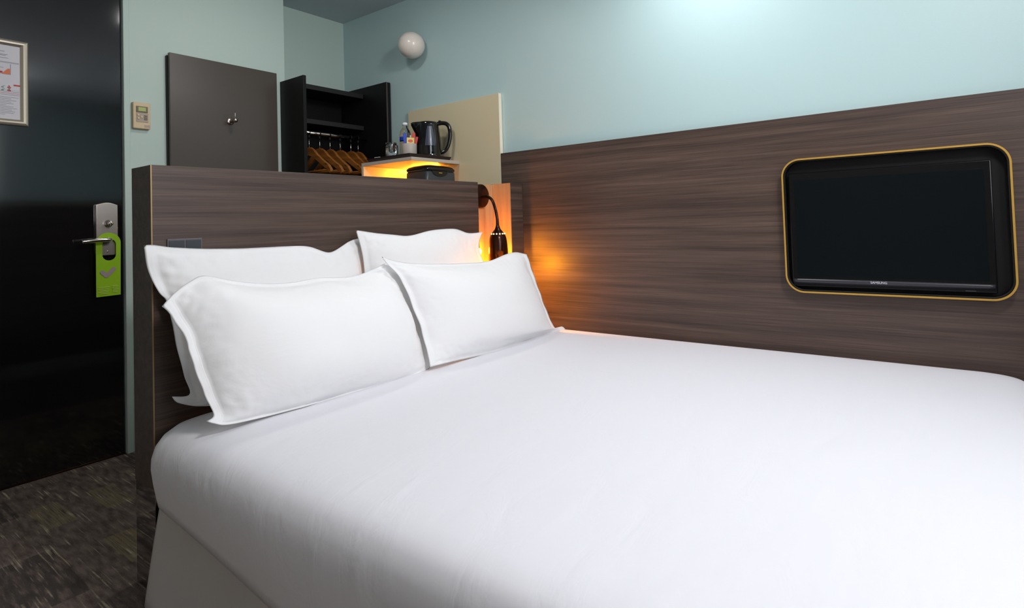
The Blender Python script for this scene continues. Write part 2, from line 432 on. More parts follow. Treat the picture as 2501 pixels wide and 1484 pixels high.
def capsule_chain(a, b_, c, rr, n=8):
    """outline of a tick with round ends"""
    a, b_, c = Vector(a), Vector(b_), Vector(c)
    pts = []
    def arc(center, a0, a1):
        for k in range(n + 1):
            t = a0 + (a1 - a0) * k / n; pts.append((center.x + rr * math.cos(t), center.y + rr * math.sin(t)))
    d1 = math.atan2((b_ - a).y, (b_ - a).x); d2 = math.atan2((c - b_).y, (c - b_).x)
    arc(a, d1 + PI / 2, d1 + 3 * PI / 2)
    arc(b_, d1 - PI / 2, d2 - PI / 2)
    arc(c, d2 - PI / 2, d2 + PI / 2)
    m = (b_ - a).normalized(); n2 = (c - b_).normalized(); bis = (n2 - m).normalized()
    pts.append((b_.x + bis.x * rr * 1.35, b_.y + bis.y * rr * 1.35))
    return pts
obj('tick_mark', prism(capsule_chain((0.903, 0.836), (0.919, 0.819), (0.945, 0.848), 0.0085), [], 0.001, lambda u, v, w_: (u, YD - 0.0325 + w_ + (0.96 - v) * 0.03, v)), 'grey_card', sg)
tx = bmesh.new()
for k, (a, b_) in enumerate([(0.889, 0.930), (0.889, 0.927), (0.892, 0.926), (0.890, 0.924), (0.895, 0.924)]):
    z = 0.767 - k * 0.0072; bx(a, b_, YD - 0.0335 + (0.96 - z) * 0.03, YD - 0.0315 + (0.96 - z) * 0.03, z, z + 0.0022, bm=tx)
for k, (a, b_) in enumerate([(0.939, 0.962), (0.939, 0.958), (0.941, 0.963), (0.941, 0.960), (0.941, 0.960)]):
    z = 0.769 - k * 0.0066; bx(a, b_, YD - 0.0335 + (0.96 - z) * 0.03, YD - 0.0315 + (0.96 - z) * 0.03, z, z + 0.0022, bm=tx)
obj('small_print', tx, 'pale_ink', sg)

# framed notice on the door
fx0, fx1, fz0, fz1 = 0.40, 0.664, 1.464, 1.817
fr = thing('framed_notice', 'pale metal snap frame with a printed safety notice, fixed on the black door', 'picture frame', ((fx0 + fx1) / 2, YD - 0.001, fz0))
b = bmesh.new()
def frame_ring(b, x0, x1, z0, z1, w_, y, d):
    prof = [(0.0, 0.0), (0.0, 0.5), (0.15, 0.82), (0.4, 1.0), (0.65, 0.9), (0.88, 0.55), (1.0, 0.35), (1.0, 0.0)]
    rings = []
    for t, h in prof:
        i = w_ * t; yy = y - d * h
        rings.append([b.verts.new(p) for p in ((x0 + i, yy, z0 + i), (x1 - i, yy, z0 + i), (x1 - i, yy, z1 - i), (x0 + i, yy, z1 - i))])
    for k in range(len(rings) - 1):
        for i in range(4): b.faces.new((rings[k][i], rings[k][(i + 1) % 4], rings[k + 1][(i + 1) % 4], rings[k + 1][i]))
frame_ring(b, fx0, fx1, fz0, fz1, 0.025, YD - 0.001, 0.013)
obj('frame', b, 'framesilver', fr)
pp = obj('notice_sheet', bx(fx0 + 0.02, fx1 - 0.02, YD - 0.004, YD - 0.001, fz0 + 0.02, fz1 - 0.02), 'paper', fr)
pr = bmesh.new(); yp = YD - 0.0046
def ink(x0, x1, z0, z1, mi): bx(x0, x1, yp, yp + 0.0008, z0, z1, bm=pr, mi=mi)
rnd = random.Random(3)
for z in (1.765, 1.752, 1.748, 1.738): ink(0.43, 0.585 + rnd.random() * 0.03, z, z + 0.0016, 0)
ink(0.425, 0.636, 1.722, 1.7235, 0); ink(0.425, 0.636, 1.719, 1.7198, 0)
ink(0.43, 0.610, 1.672, 1.673, 0); ink(0.609, 0.6105, 1.672, 1.716, 0)
for k in range(6): ink(0.44, 0.56 + rnd.random() * 0.035, 1.680 + k * 0.006, 1.6812 + k * 0.006, (4, 0, 3, 4, 0, 3)[k])
for k in range(6): ink(0.585 - k * 0.000 + k * 0.003, 0.608, 1.673 + k * 0.0038, 1.6768 + k * 0.0038, 1)
ink(0.572, 0.586, 1.675, 1.683, 2)
ink(0.619, 0.639, 1.627, 1.633, 2)
for k in range(4): ink(0.430, 0.636, 1.600 + k * 0.0065 - 0.012, 1.6012 + k * 0.0065 - 0.012, (0, 2, 0, 3)[k])
for k in range(4): ink(0.582 + (k % 2) * 0.004, 0.589 + (k % 2) * 0.004, 1.604 + k * 0.006, 1.608 + k * 0.006, 3 if k % 2 else 0)
for k in range(4): ink(0.600 + (k % 2) * 0.003, 0.611 - (k % 2) * 0.003, 1.604 + k * 0.006, 1.609 + k * 0.006, 2 if k != 1 else 0)
for k in range(12):
    z = 1.578 - k * 0.0065; ink(0.43, 0.59 + rnd.random() * 0.045, z, z + 0.0012, 0)
obj('print', pr, ['ink', 'orange', 'redink', 'greenink', 'ink'], pp)

# thermostat
tb = thing('thermostat', 'beige wall control with small green display, beside the door casing', 'thermostat', (1.06, YD - 0.012, 1.497))
obj('housing', bx(1.025, 1.096, YD - 0.034, YD - 0.012, 1.497, 1.622, 0.004), 'beige', tb)
obj('display_surround', bx(1.037, 1.084, YD - 0.037, YD - 0.033, 1.574, 1.603, 0.001), 'lcdframe', tb)
obj('display', bx(1.044, 1.075, YD - 0.039, YD - 0.036, 1.579, 1.598, 0.0008), 'lcd', tb)
kb = bx(1.037, 1.086, YD - 0.036, YD - 0.033, 1.528, 1.572, 0.001)
obj('keypad', kb, 'beige2', tb)
for (a, z) in ((1.041, 1.556), (1.041, 1.541), (1.054, 1.548)):
    obj('button', bx(a, a + 0.008, YD - 0.039, YD - 0.0355, z, z + 0.009, 0.001), 'beige', tb)
for z in (1.557, 1.548, 1.540):
    obj('button', bx(1.068, 1.081, YD - 0.039, YD - 0.0355, z, z + 0.005, 0.001), 'lcdframe', tb)
obj('badge', bx(1.070, 1.092, YD - 0.0352, YD - 0.0338, 1.505, 1.516), 'beige2', tb)

# brown board with a coat hook
hb = thing('coat_hook_board', 'square dark brown board standing off the pale wall above the headboard', 'board', (1.44, YD - 0.012, 1.20))
obj('board', bx(1.172, 1.710, YD - 0.050, YD - 0.030, 1.02, 1.884, 0.0015), 'brownboard', hb)
obj('spacer', bx(1.168, 1.700, YD - 0.0305, YD - 0.012, 1.02, 1.872), 'blackmatt', hb)
hk = thing('coat_hook', 'brushed metal peg hook with a thin upright pin, on the brown board', 'hook', (1.44, YD - 0.05, 1.57))
HX, HZ, HY = 1.452, 1.578, YD - 0.050
obj('base_disc', lathe([(0.0, -0.008), (0.016, -0.008), (0.018, -0.005), (0.018, 0.0)], (HX, HY, HZ), 24, 'Y'), 'steel', hk, True)
obj('peg', lathe([(0.0, -0.052), (0.007, -0.050), (0.0085, -0.044), (0.0085, -0.006)], (HX, HY, HZ), 16, 'Y'), 'steel', hk, True)
obj('ball_end', lathe([(0.013 * math.sin(PI * k / 10), -0.055 - 0.013 * math.cos(PI * k / 10)) for k in range(11)], (HX, HY, HZ), 18, 'Y'), 'steel', hk, True)
obj('pin', tube([(HX, HY - 0.055, HZ), (HX, HY - 0.055, HZ + 0.05)], 0.0028, 10, 1), 'steel', hk, True)

# ------------------------------------------------------------------ wardrobe in the recess
YWf = 2.89; YS = 3.11
wd = thing('open_wardrobe', 'open black wardrobe with two shelves and a hanging rail in the recess', 'wardrobe', (2.05, 3.1, 0))
obj('side_panel', bx(1.748, 1.766, YWf, YD - 0.014, 0, 1.848, 0.001), 'wardrobe', wd)
obj('side_panel', bx(2.300, 2.334, YWf - 0.01, 3.36, 0, 1.908, 0.001), 'wardrobe', wd)
obj('edge_band', bx(2.301, 2.309, YWf - 0.0125, YWf - 0.0105, 0, 1.907), 'brownboard', wd)
obj('back_panel', bx(1.79, 2.299, 3.350, 3.366, 0, 1.84), 'wardrobe', wd)
obj('shelf', bx(1.782, 2.299, YS, 3.349, 1.835, 1.864, 0.001), 'wardshelf', wd)
obj('shelf', bx(1.782, 2.299, YS, 3.349, 1.628, 1.656, 0.001), 'wardshelf', wd)
RY, RZ = 3.08, 1.566
obj('hanging_rail', lathe([(0.0, 1.767), (0.0095, 1.767), (0.0095, 2.299), (0.0, 2.299)], (0, RY, RZ), 16, 'X'), 'chrome', wd, True)

def hanger(x, label):
    t = thing('coat_hanger', label, 'hanger', (x, RY, RZ), 'wooden coat hangers on the wardrobe rail')
    ring = [(x, RY + 0.0125 * math.cos(a), RZ + 0.0125 * math.sin(a)) for a in [2 * PI * k / 14 for k in range(15)]]
    obj('ring', tube(ring, 0.0028, 8, 1), 'blackmatt', t, True)
    obj('collar', lathe([(0.0, -0.034), (0.006, -0.034), (0.006, -0.014), (0.0, -0.014)], (x, RY, RZ), 12), 'blackmatt', t, True)
    obj('stem', tube([(x, RY, RZ - 0.03), (x, RY, RZ - 0.10)], 0.0026, 8, 1), 'chrome', t, True)
    up = [(-0.215, -0.235), (-0.19, -0.205), (-0.14, -0.175), (-0.085, -0.138), (-0.045, -0.104), (-0.02, -0.092), (0, -0.090), (0.02, -0.092), (0.045, -0.104), (0.085, -0.138), (0.14, -0.175), (0.19, -0.205), (0.215, -0.235)]
    lo = [(0.208, -0.252), (0.185, -0.232), (0.135, -0.202), (0.08, -0.168), (0.035, -0.142), (0, -0.135), (-0.035, -0.142), (-0.08, -0.168), (-0.135, -0.202), (-0.185, -0.232), (-0.208, -0.252)]
    obj('shoulder', prism([(a, b_) for a, b_ in up + lo], [], 0.012, lambda u, v, w_: (x + w_ + 0.06 * u * u, RY + u, RZ + v), 0.0025), 'hangerwood', t)
    br = tube([(x, RY - 0.195, RZ - 0.232), (x, RY + 0.195, RZ - 0.232)], 0.005, 10, 1)
    obj('trouser_bar', br, 'hangerwood', t, True)
    for s in (-1, 1):
        obj('end_screw', lathe([(0.0, -0.008), (0.004, -0.008), (0.004, 0.008), (0.0, 0.008)], (x, RY + s * 0.178, RZ - 0.200), 10, 'X'), 'chrome', t)
    return t
hx = [1.893, 1.961, 2.03, 2.10, 2.176, 2.229]
hl = ['wooden coat hanger nearest the left side of the black wardrobe',
      'wooden coat hanger second from the left on the wardrobe rail',
      'wooden coat hanger third from the left on the wardrobe rail',
      'wooden coat hanger fourth from the left on the wardrobe rail',
      'wooden coat hanger fifth from the left, second to last on the rail',
      'wooden coat hanger last on the rail, nearest the lit shelf unit']
h0 = hanger(hx[0], hl[0])
for i in range(1, 6):
    h = dup(h0, (hx[i], RY, RZ)); h['label'] = hl[i]
    h.rotation_euler = (0, 0, (0.02, -0.05, 0.04, -0.02, -0.06)[i - 1])

# ------------------------------------------------------------------ globe wall lamp (off)
gl = thing('globe_wall_lamp', 'unlit round opal globe lamp high on the teal wall', 'lamp', (XW, 2.588, 2.07))
R_ = 0.078
obj('globe', lathe([(R_ * math.sin(PI * k / 24), -R_ * math.cos(PI * k / 24)) for k in range(25)], (XW - 0.081, 2.588, 2.07), 40, 'X'), 'globe', gl, True)
obj('mount', lathe([(0.0, -0.010), (0.018, -0.006), (0.020, -0.004), (0.020, -0.001), (0, -0.001)], (XW, 2.588, 2.07), 32, 'X'), 'whitecap', gl, True)

# ------------------------------------------------------------------ cream shelf unit
su = thing('welcome_shelf_unit', 'cream wall board with a projecting grey shelf lit warm underneath', 'shelf', (XW, 2.3, 1.2))
obj('wall_board', bx(2.318, XW - 0.001, 1.972, 2.699, 0.80, 1.697, 0.001), 'cream', su)
obj('edge_band', bx(2.3175, XW - 0.0015, 1.9705, 1.9722, 0.80, 1.697), 'creamedge', su)
obj('shelf_top', bx(1.970, 2.3175, 2.277, 2.695, 1.338, 1.356, 0.001), 'greyshelf', su)
obj('end_panel', bx(1.970, 2.3175, 2.677, 2.695, 0.80, 1.3375, 0.001), 'cream', su)
obj('lower_shelf', bx(1.970, 2.3175, 2.277, 2.676, 1.130, 1.150, 0.001), 'greyshelf', su)
obj('light_strip', bx(2.295, 2.310, 2.44, 2.655, 1.322, 1.3375, 0.002), 'strip', su)

# black device on the lower shelf
dv = thing('tabletop_device', 'low glossy black device with domed lid under the lit shelf', 'device', (2.19, 2.36, 1.15))
def loft_box(sections):
    """sections: list of (z, x0, x1, y0, y1, r)"""
    b = bmesh.new(); rings = []
    for z, x0, x1, y0, y1, r in sections:
        rings.append([b.verts.new((p[0], p[1], z)) for p in rrect(x0, x1, y0, y1, r, 6)])
    for k in range(len(rings) - 1):
        n = len(rings[0])
        for i in range(n): b.faces.new((rings[k][i], rings[k][(i + 1) % n], rings[k + 1][(i + 1) % n], rings[k + 1][i]))
    b.faces.new(rings[-1]); b.faces.new(list(reversed(rings[0])))
    return b
obj('body', loft_box([(1.151, 2.075, 2.300, 2.285, 2.46, 0.02), (1.285, 2.078, 2.298, 2.287, 2.458, 0.02), (1.291, 2.084, 2.294, 2.292, 2.452, 0.018)]), 'devgrey', dv, True)
obj('lid', loft_box([(1.2915, 2.080, 2.297, 2.286, 2.458, 0.02), (1.304, 2.076, 2.298, 2.283, 2.460, 0.022), (1.316, 2.084, 2.288, 2.290, 2.452, 0.026), (1.325, 2.108, 2.262, 2.310, 2.434, 0.03), (1.329, 2.14, 2.23, 2.335, 2.41, 0.03)]), 'blackgloss', dv, True)
obj('front_recess', prism([(2.155 + 0.045 * math.cos(a) * 1.3, 1.292 + 0.030 * math.sin(a)) for a in [PI + PI * k / 14 for k in range(15)]], [], 0.003, lambda u, v, w_: (u + 0.02, 2.2845 + w_, v)), 'blackgloss', dv)
obj('front_mark', bx(2.165, 2.190, 2.2825, 2.2845, 1.279, 1.284, 0.0005), 'brass', dv)

# tray with kettle, glasses, bottle, cup
ty = thing('serving_tray', 'flat dark brown tray on the grey shelf under the kettle', 'tray', (2.12, 2.48, 1.3565))
b = bmesh.new()
o1 = [(1.985, 2.310), (2.290, 2.310), (2.290, 2.668), (1.985, 2.668)]
def ring4(b, ins, z): return [b.verts.new((x + (ins if x < 2.1 else -ins), y + (ins if y < 2.5 else -ins), z)) for x, y in o1]
R4 = [ring4(b, 0.010, 1.3570), ring4(b, 0.0, 1.3790), ring4(b, 0.003, 1.3800), ring4(b, 0.012, 1.3700)]
for k in range(3):
    for i in range(4): b.faces.new((R4[k][i], R4[k][(i + 1) % 4], R4[k + 1][(i + 1) % 4], R4[k + 1][i]))
b.faces.new(R4[3]); b.faces.new(list(reversed(R4[0])))
obj('tray_body', b, 'tray', ty)
ZT = 1.3707
kt = thing('electric_kettle', 'glossy black electric kettle with a side water window', 'kettle', (2.197, 2.395, ZT))
KX, KY = 2.197, 2.395
kd = Vector((0.70, -0.70, 0)).normalized()       # handle direction
b = lathe([(0.0, 0.0), (0.066, 0.0), (0.068, 0.004), (0.068, 0.014), (0.066, 0.018), (0.066, 0.022), (0.0675, 0.03), (0.0655, 0.08), (0.061, 0.13), (0.0565, 0.175), (0.055, 0.186), (0.050, 0.190), (0.0, 0.193)], (KX, KY, ZT), 40)
# pull the spout out of the body on the side away from the handle
for v in b.verts:
    d = Vector((v.co.x - KX, v.co.y - KY, 0)); h = v.co.z - ZT
    if d.length > 0.045 and h > 0.12:
        c = d.normalized().dot(-kd)
        if c > 0.80:
            v.co += -kd * 0.034 * ((c - 0.80) / 0.20) ** 1.2 * min(1, (h - 0.12) / 0.06)
obj('body', b, 'kettle', kt, True)
hp = [(0.050, 0.183), (0.075, 0.187), (0.098, 0.182), (0.112, 0.160), (0.114, 0.115), (0.104, 0.070), (0.088, 0.042), (0.064, 0.030)]
obj('handle', tube([Vector((KX, KY, ZT)) + kd * a + Vector((0, 0, h)) for a, h in hp], [0.011, 0.011, 0.011, 0.011, 0.0105, 0.010, 0.0095, 0.009], 12, 5), 'kettle', kt, True)
obj('lid_button', lathe([(0.0, 0.0), (0.007, 0.0), (0.007, 0.006), (0.0, 0.008)], tuple(Vector((KX, KY, ZT + 0.194)) + kd * 0.062), 12), 'kettle', kt, True)
wd_dir = Vector((-0.55, -0.80, 0)).normalized(); sd = Vector((-wd_dir.y, wd_dir.x, 0))
b = bmesh.new(); rows = []
for h, hw, rr in ((0.062, 0.40, 0.0672), (0.10, 0.34, 0.0648), (0.14, 0.27, 0.0610), (0.162, 0.20, 0.0588)):
    row = []
    for k in range(7):
        a = -hw / 1 + 2 * hw * k / 6
        d = (wd_dir * math.cos(a) + sd * math.sin(a))
        row.append(b.verts.new(Vector((KX, KY, ZT + h)) + d * (rr + 0.0006)))
    rows.append(row)
for k in range(3):
    for i in range(6): b.faces.new((rows[k][i], rows[k][i + 1], rows[k + 1][i + 1], rows[k + 1][i]))
ext = bmesh.ops.extrude_face_region(b, geom=b.faces[:])
for v in [g for g in ext['geom'] if isinstance(g, bmesh.types.BMVert)]:
    d = Vector((v.co.x - KX, v.co.y - KY, 0)).normalized(); v.co += d * 0.0015
obj('water_window', b, 'kettlewin', kt)
kt.scale = (1.06, 1.06, 1.08)

def tumbler(x, y, label):
    t = thing('drinking_glass', label, 'glass', (x, y, ZT), 'tumblers on the tray')
    obj('bowl', lathe([(0.030, 0.001), (0.0305, 0.078), (0.0290, 0.082), (0.0, 0.082), (0.0, 0.076), (0.0285, 0.074), (0.0280, 0.001)], (x, y, ZT + 0.0065), 28), 'glass', t, True)
    return t
t1 = tumbler(2.038, 2.520, 'upturned glass tumbler on a white coaster, the nearer to the bottle')
t2 = dup(t1, (2.105, 2.590, ZT)); t2['label'] = 'upturned glass tumbler on a white coaster, behind the front glass'
for (x, y, lab) in ((2.038, 2.520, 'round white paper coaster under the front tumbler'), (2.105, 2.590, 'round white paper coaster under the rear tumbler')):
    c = tag(obj('coaster', lathe([(0.0, 0.0), (0.040, 0.0), (0.041, 0.002), (0.040, 0.0055), (0.0, 0.0055)], (x, y, ZT), 28), 'whitecap', None, True, (x, y, ZT)), lab, 'coaster', 'paper coasters on the tray')
ss = tag(obj('soap_pack', bx(1.998, 2.022, 2.575, 2.62, ZT, ZT + 0.014, 0.003), 'whitecap', None, False, (2.005, 2.615, ZT)), 'small white packet at the left end of the tray', 'packet')
BX, BY = 2.135, 2.515
bt = thing('water_bottle', 'clear plastic water bottle with white cap behind the cup', 'bottle', (BX, BY, ZT))
obj('bottle_body', lathe([(0.0, 0.0), (0.028, 0.0), (0.031, 0.006), (0.031, 0.04), (0.0295, 0.045), (0.031, 0.05), (0.031, 0.095), (0.0295, 0.10), (0.031, 0.105), (0.031, 0.145), (0.026, 0.165), (0.014, 0.182), (0.0125, 0.190), (0.0125, 0.197), (0.0, 0.197)], (BX, BY, ZT), 28), 'pet', bt, True)
obj('cap', lathe([(0.0, 0.0), (0.0145, 0.0), (0.0145, 0.013), (0.012, 0.016), (0.0, 0.016)], (BX, BY, ZT + 0.195), 20), 'whitecap', bt, True)
obj('bottle_label', lathe([(0.0316, 0.108), (0.0318, 0.109), (0.0318, 0.128), (0.0316, 0.129)], (BX, BY, ZT), 28), 'blue', bt, True)
CX, CY = 2.085, 2.425
cp = tag(obj('paper_cup', lathe([(0.0, 0.0), (0.038, 0.0), (0.0395, 0.003), (0.0405, 0.074), (0.0395, 0.076), (0.0380, 0.074), (0.037, 0.006), (0.0, 0.006)], (CX, CY, ZT), 32), mat('cup_grey', lin((176, 166, 160)), 0.45), None, True, (CX, CY, ZT)), 'pale grey cup filled with coloured sachets, left of the kettle', 'cup')
def sachet(dx, dy, wd_, z0, z1, tilt, m, lab):
    b = bx(-wd_ / 2, wd_ / 2, -0.0012, 0.0012, 0, z1 - z0, 0.0008)
    o = obj('sachet', b, m); o.location = (CX + dx, CY + dy, ZT + z0); o.rotation_euler = (0.0, tilt, -0.6)
    return tag(o, lab, 'sachet')
s = sachet(-0.005, -0.012, 0.040, 0.012, 0.110, 0.03, 'yellow', 'yellow sachet with a red emblem at the front of the cup')
em = bmesh.new(); em = prism([(0.013 * math.cos(a), 0.008 * math.sin(a)) for a in [2 * PI * k / 20 for k in range(20)]], [], 0.0006, lambda u, v, w_: (u, -0.0018 + w_, v + 0.080))
e_ = link('emblem', (lambda me, b: (b.to_mesh(me), b.free(), me)[2])(bpy.data.meshes.new('emblem'), em), 'pink'); e_.parent = s
sachet(-0.015, 0.002, 0.018, 0.012, 0.135, -0.10, 'blue', 'blue sachet standing at the left of the cup')
sachet(-0.003, 0.006, 0.016, 0.012, 0.140, 0.02, 'darkpaper', 'black sachet standing in the middle of the cup')
sachet(0.012, 0.000, 0.016, 0.012, 0.140, 0.14, 'red', 'red sachet leaning toward the kettle')
sachet(0.018, -0.010, 0.012, 0.012, 0.120, 0.22, 'red', 'narrow red sachet leaning lowest against the cup rim by the kettle')
sachet(0.006, 0.012, 0.014, 0.012, 0.128, 0.06, 'ivory', 'cream sachet between the black and the red one')

# ------------------------------------------------------------------ headboard partition
YF, YB = 1.829, 1.968
hd = thing('headboard_partition', 'freestanding dark wood headboard wall behind the bed with a lit niche at right', 'headboard', (1.5, 1.9, 0))
obj('main_body', bx(0.6435, 1.981, YF, YB, 0.292, 1.194, 0.0012), 'wood_x', hd)
obj('plinth', bx(0.6455, 1.979, YF + 0.002, YB - 0.002, 0.001, 0.291), 'mirror_dark', hd, False)
et = bx(0.6425, 0.6455, YF - 0.0012, YF + 0.0012, 0.292, 1.194)
obj('edge_strip', et, 'brass_thin', hd)
obj('top_strip', bx(0.86, 1.975, YB - 0.001, YB + 0.002, 1.186, 1.1965), 'brass_thin', hd)
obj('niche_back', bx(1.9815, 2.2235, 1.949, YB, 0.292, 1.197), 'niche', hd)
obj('niche_side', bx(2.2215, 2.2245, YF + 0.003, 1.9488, 0.292, 1.199), 'niche', hd)
obj('niche_shelf', bx(1.9815, 2.2212, YF + 0.004, 1.9488, 0.52, 0.55, 0.001), 'niche', hd)
obj('return_panel', bx(2.2247, 2.317, YF, YB, 0.292, 1.199, 0.001), 'wood_x', hd)
# wood panelling on the right wall
tag(obj('wood_wall_panel', bx(2.318, XW - 0.0005, YR + 0.02, 1.9695, 0.0, 1.370, 0.0015), 'wood_y', None, False, (2.33, 0.4, 0)), 'long dark wood panel covering the lower right wall behind the television', 'wall panel')

# socket plate on the headboard
so = thing('wall_socket', 'grey double socket plate on the headboard, just above the left pillow', 'socket', (0.72, YF, 0.93))
obj('plate', bx(0.680, 0.772, YF - 0.006, YF, 0.925, 0.984, 0.002), 'socket', so)
obj('insert', bx(0.684, 0.724, YF - 0.0075, YF - 0.005, 0.930, 0.979, 0.001), 'devgrey', so)
obj('insert', bx(0.728, 0.768, YF - 0.0075, YF - 0.005, 0.930, 0.979, 0.001), 'devgrey', so)

# reading lamp in the niche
rl = thing('reading_lamp', 'dark bronze gooseneck reading lamp, lit, in the niche beside the headboard', 'lamp', (2.127, 1.949, 1.135))
obj('wall_disc', lathe([(0.0, -0.014), (0.054, -0.014), (0.060, -0.010), (0.061, 0.0), (0.0, 0.0)], (2.122, 1.9485, 1.136), 40, 'Y'), 'bronze', rl, True)
LX, LY = 2.086, 1.805
obj('gooseneck', tube([(2.122, 1.936, 1.130), (2.122, 1.915, 1.131), (2.118, 1.885, 1.128), (2.105, 1.850, 1.108), (2.093, 1.822, 1.065), (LX + 0.002, 1.808, 1.02), (LX, LY, 0.985)], [0.0085, 0.008, 0.0075, 0.0072, 0.007, 0.007, 0.0085], 14, 6), 'bronze', rl, True)
zt = 0.995
prof = [(0.0075, 0.0), (0.009, -0.012), (0.014, -0.026), (0.025, -0.040), (0.035, -0.052), (0.041, -0.070), (0.0445, -0.095), (0.0465, -0.125), (0.0480, -0.200)]
inner = [(r - 0.002, h) for r, h in reversed(prof)]
inner[-1] = (0.0005, 0.0 - 0.004)
sh = obj('lamp_shade', lathe(prof + [(0.0460, -0.200)] + inner[1:], (LX, LY, zt), 40), 'bronze', rl, True)
for k in range(14):
    a = 2 * PI * k / 14 + 0.1
    p = Vector((LX + 0.0338 * math.cos(a), LY + 0.0338 * math.sin(a), zt - 0.0495))
    if math.sin(a) < 0.5:
        obj('perforation', lathe([(0.0034 * math.sin(PI * q / 6), 0.0034 * math.cos(PI * q / 6)) for q in range(7)], tuple(p), 8), 'hole', sh, True)
obj('bulb', lathe([(0.0, -0.030), (0.018, -0.024), (0.028, -0.008), (0.029, 0.006), (0.022, 0.024), (0.013, 0.036), (0.012, 0.055), (0.0, 0.055)], (LX, LY, zt - 0.218), 24), 'bulb', rl, True)

nl = thing('niche_light', 'small glowing round wall light low in the niche behind the right rear pillow', 'lamp', (2.065, 1.9485, 0.86))
obj('fitting', lathe([(0.0, -0.012), (0.022, -0.012), (0.024, 0.0), (0.0, 0.0)], (2.065, 1.9485, 0.86), 24, 'Y'), 'bronze', nl, True)
obj('bulb', lathe([(0.020 * math.sin(PI * k / 10), -0.020 * math.cos(PI * k / 10)) for k in range(11)], (2.065, 1.921, 0.86), 20, 'Y'), 'bulb', nl, True)

# ------------------------------------------------------------------ television in its brass-edged box
Y0, Y1, Z0, Z1 = -0.156, 0.531, 0.700, 1.202
tf = thing('television_surround', 'shallow black wall box with rounded brass-coloured rim around the television', 'frame', (2.318, 0.19, 0.70))
def ring_bm(o, i, xa, xb, mi=0):
    b = bmesh.new(); n = len(o)
    A = [b.verts.new((xa, *p)) for p in o]; B = [b.verts.new((xb, *p)) for p in o]; C_ = [b.verts.new((xa, *p)) for p in i]; D = [b.verts.new((xb, *p)) for p in i]
    for k in range(n):
        j = (k + 1) % n
        b.faces.new((A[k], A[j], B[j], B[k])); b.faces.new((C_[k], D[k], D[j], C_[j])); b.faces.new((A[k], C_[k], C_[j], A[j])); b.faces.new((B[k], B[j], D[j], D[k]))
    return b
RC = 0.065
obj('box_wall', ring_bm(rrect(Y0, Y1, Z0, Z1, RC, 14), rrect(Y0 + 0.009, Y1 - 0.009, Z0 + 0.009, Z1 - 0.009, RC - 0.009, 14), 2.3025, 2.3178), 'blackmatt', tf, True)
bo = bmesh.new()
vv = [bo.verts.new((2.3172, *p)) for p in rrect(Y0 + 0.005, Y1 - 0.005, Z0 + 0.005, Z1 - 0.005, RC - 0.005, 14)]
f = bo.faces.new(vv); ex = bmesh.ops.extrude_face_region(bo, geom=[f])
for v in [g for g in ex['geom'] if isinstance(g, bmesh.types.BMVert)]: v.co.x -= 0.0012
obj('back', bo, 'blackmatt', tf)
rim = ring_bm(rrect(Y0 - 0.001, Y1 + 0.001, Z0 - 0.001, Z1 + 0.001, RC + 0.001, 14), rrect(Y0 + 0.0050, Y1 - 0.0050, Z0 + 0.0050, Z1 - 0.0050, RC - 0.0050, 14), 2.278, 2.3022)
obj('rim', rim, ['brass'], tf)
# inside of the rim is dark
obj('inner_lining', ring_bm(rrect(Y0 + 0.0051, Y1 - 0.0051, Z0 + 0.0051, Z1 - 0.0051, RC - 0.0051, 14), rrect(Y0 + 0.0102, Y1 - 0.0102, Z0 + 0.0102, Z1 - 0.0102, RC - 0.010, 14), 2.280, 2.3155), 'blackmatt', tf, True)

tv = thing('television', 'flat black television set in the rounded wall box', 'television', (2.30, 0.2, 0.722))
a0, a1, c0, c1 = -0.106, 0.510, 0.722, 1.150
obj('casing', bx(2.288, 2.314, a0, a1, c0, c1, 0.004, 3), 'bezel', tv)
obj('screen', bx(2.2868, 2.2884, -0.086, 0.490, 0.760, 1.122, 0.0004), 'screen', tv)
lb = bmesh.new()
ys = [a0 + 0.006 + (a1 - a0 - 0.012) * k / 40 for k in range(41)]
ra, rb, rc, rd = [], [], [], []
for y in ys:
    t = (y - a0) / (a1 - a0); bow = 0.006 * (1 - (2 * t - 1) ** 2)
    ra.append(lb.verts.new((2.2845, y, 0.7505 + bow * 0.2))); rb.append(lb.verts.new((2.2825, y, 0.7430))); rc.append(lb.verts.new((2.2850, y, 0.7330 - bow * 0.6))); rd.append(lb.verts.new((2.2885, y, 0.7500)))
for k in range(40):
    lb.faces.new((ra[k], ra[k + 1], rb[k + 1], rb[k])); lb.faces.new((rb[k], rb[k + 1], rc[k + 1], rc[k])); lb.faces.new((rc[k], rc[k + 1], rd[k + 1], rd[k])); lb.faces.new((rd[k], rd[k + 1], ra[k + 1], ra[k]))
lb.faces.new((ra[0], rb[0], rc[0], rd[0])); lb.faces.new((rd[40], rc[40], rb[40], ra[40]))
obj('chin_band', lb, 'bezelgrey', tv, True)
obj('logo', text_bm('SAMSUNG', 0.0112, 0.0004, lambda u, v, w_: (2.2822 + w_, 0.2235 - u, 0.7445 + v)), 'logo', tv)
obj('sensor', bx(2.2866, 2.2884, -0.050, -0.022, 0.7255, 0.7285, 0.0004), 'bezelgrey', tv)

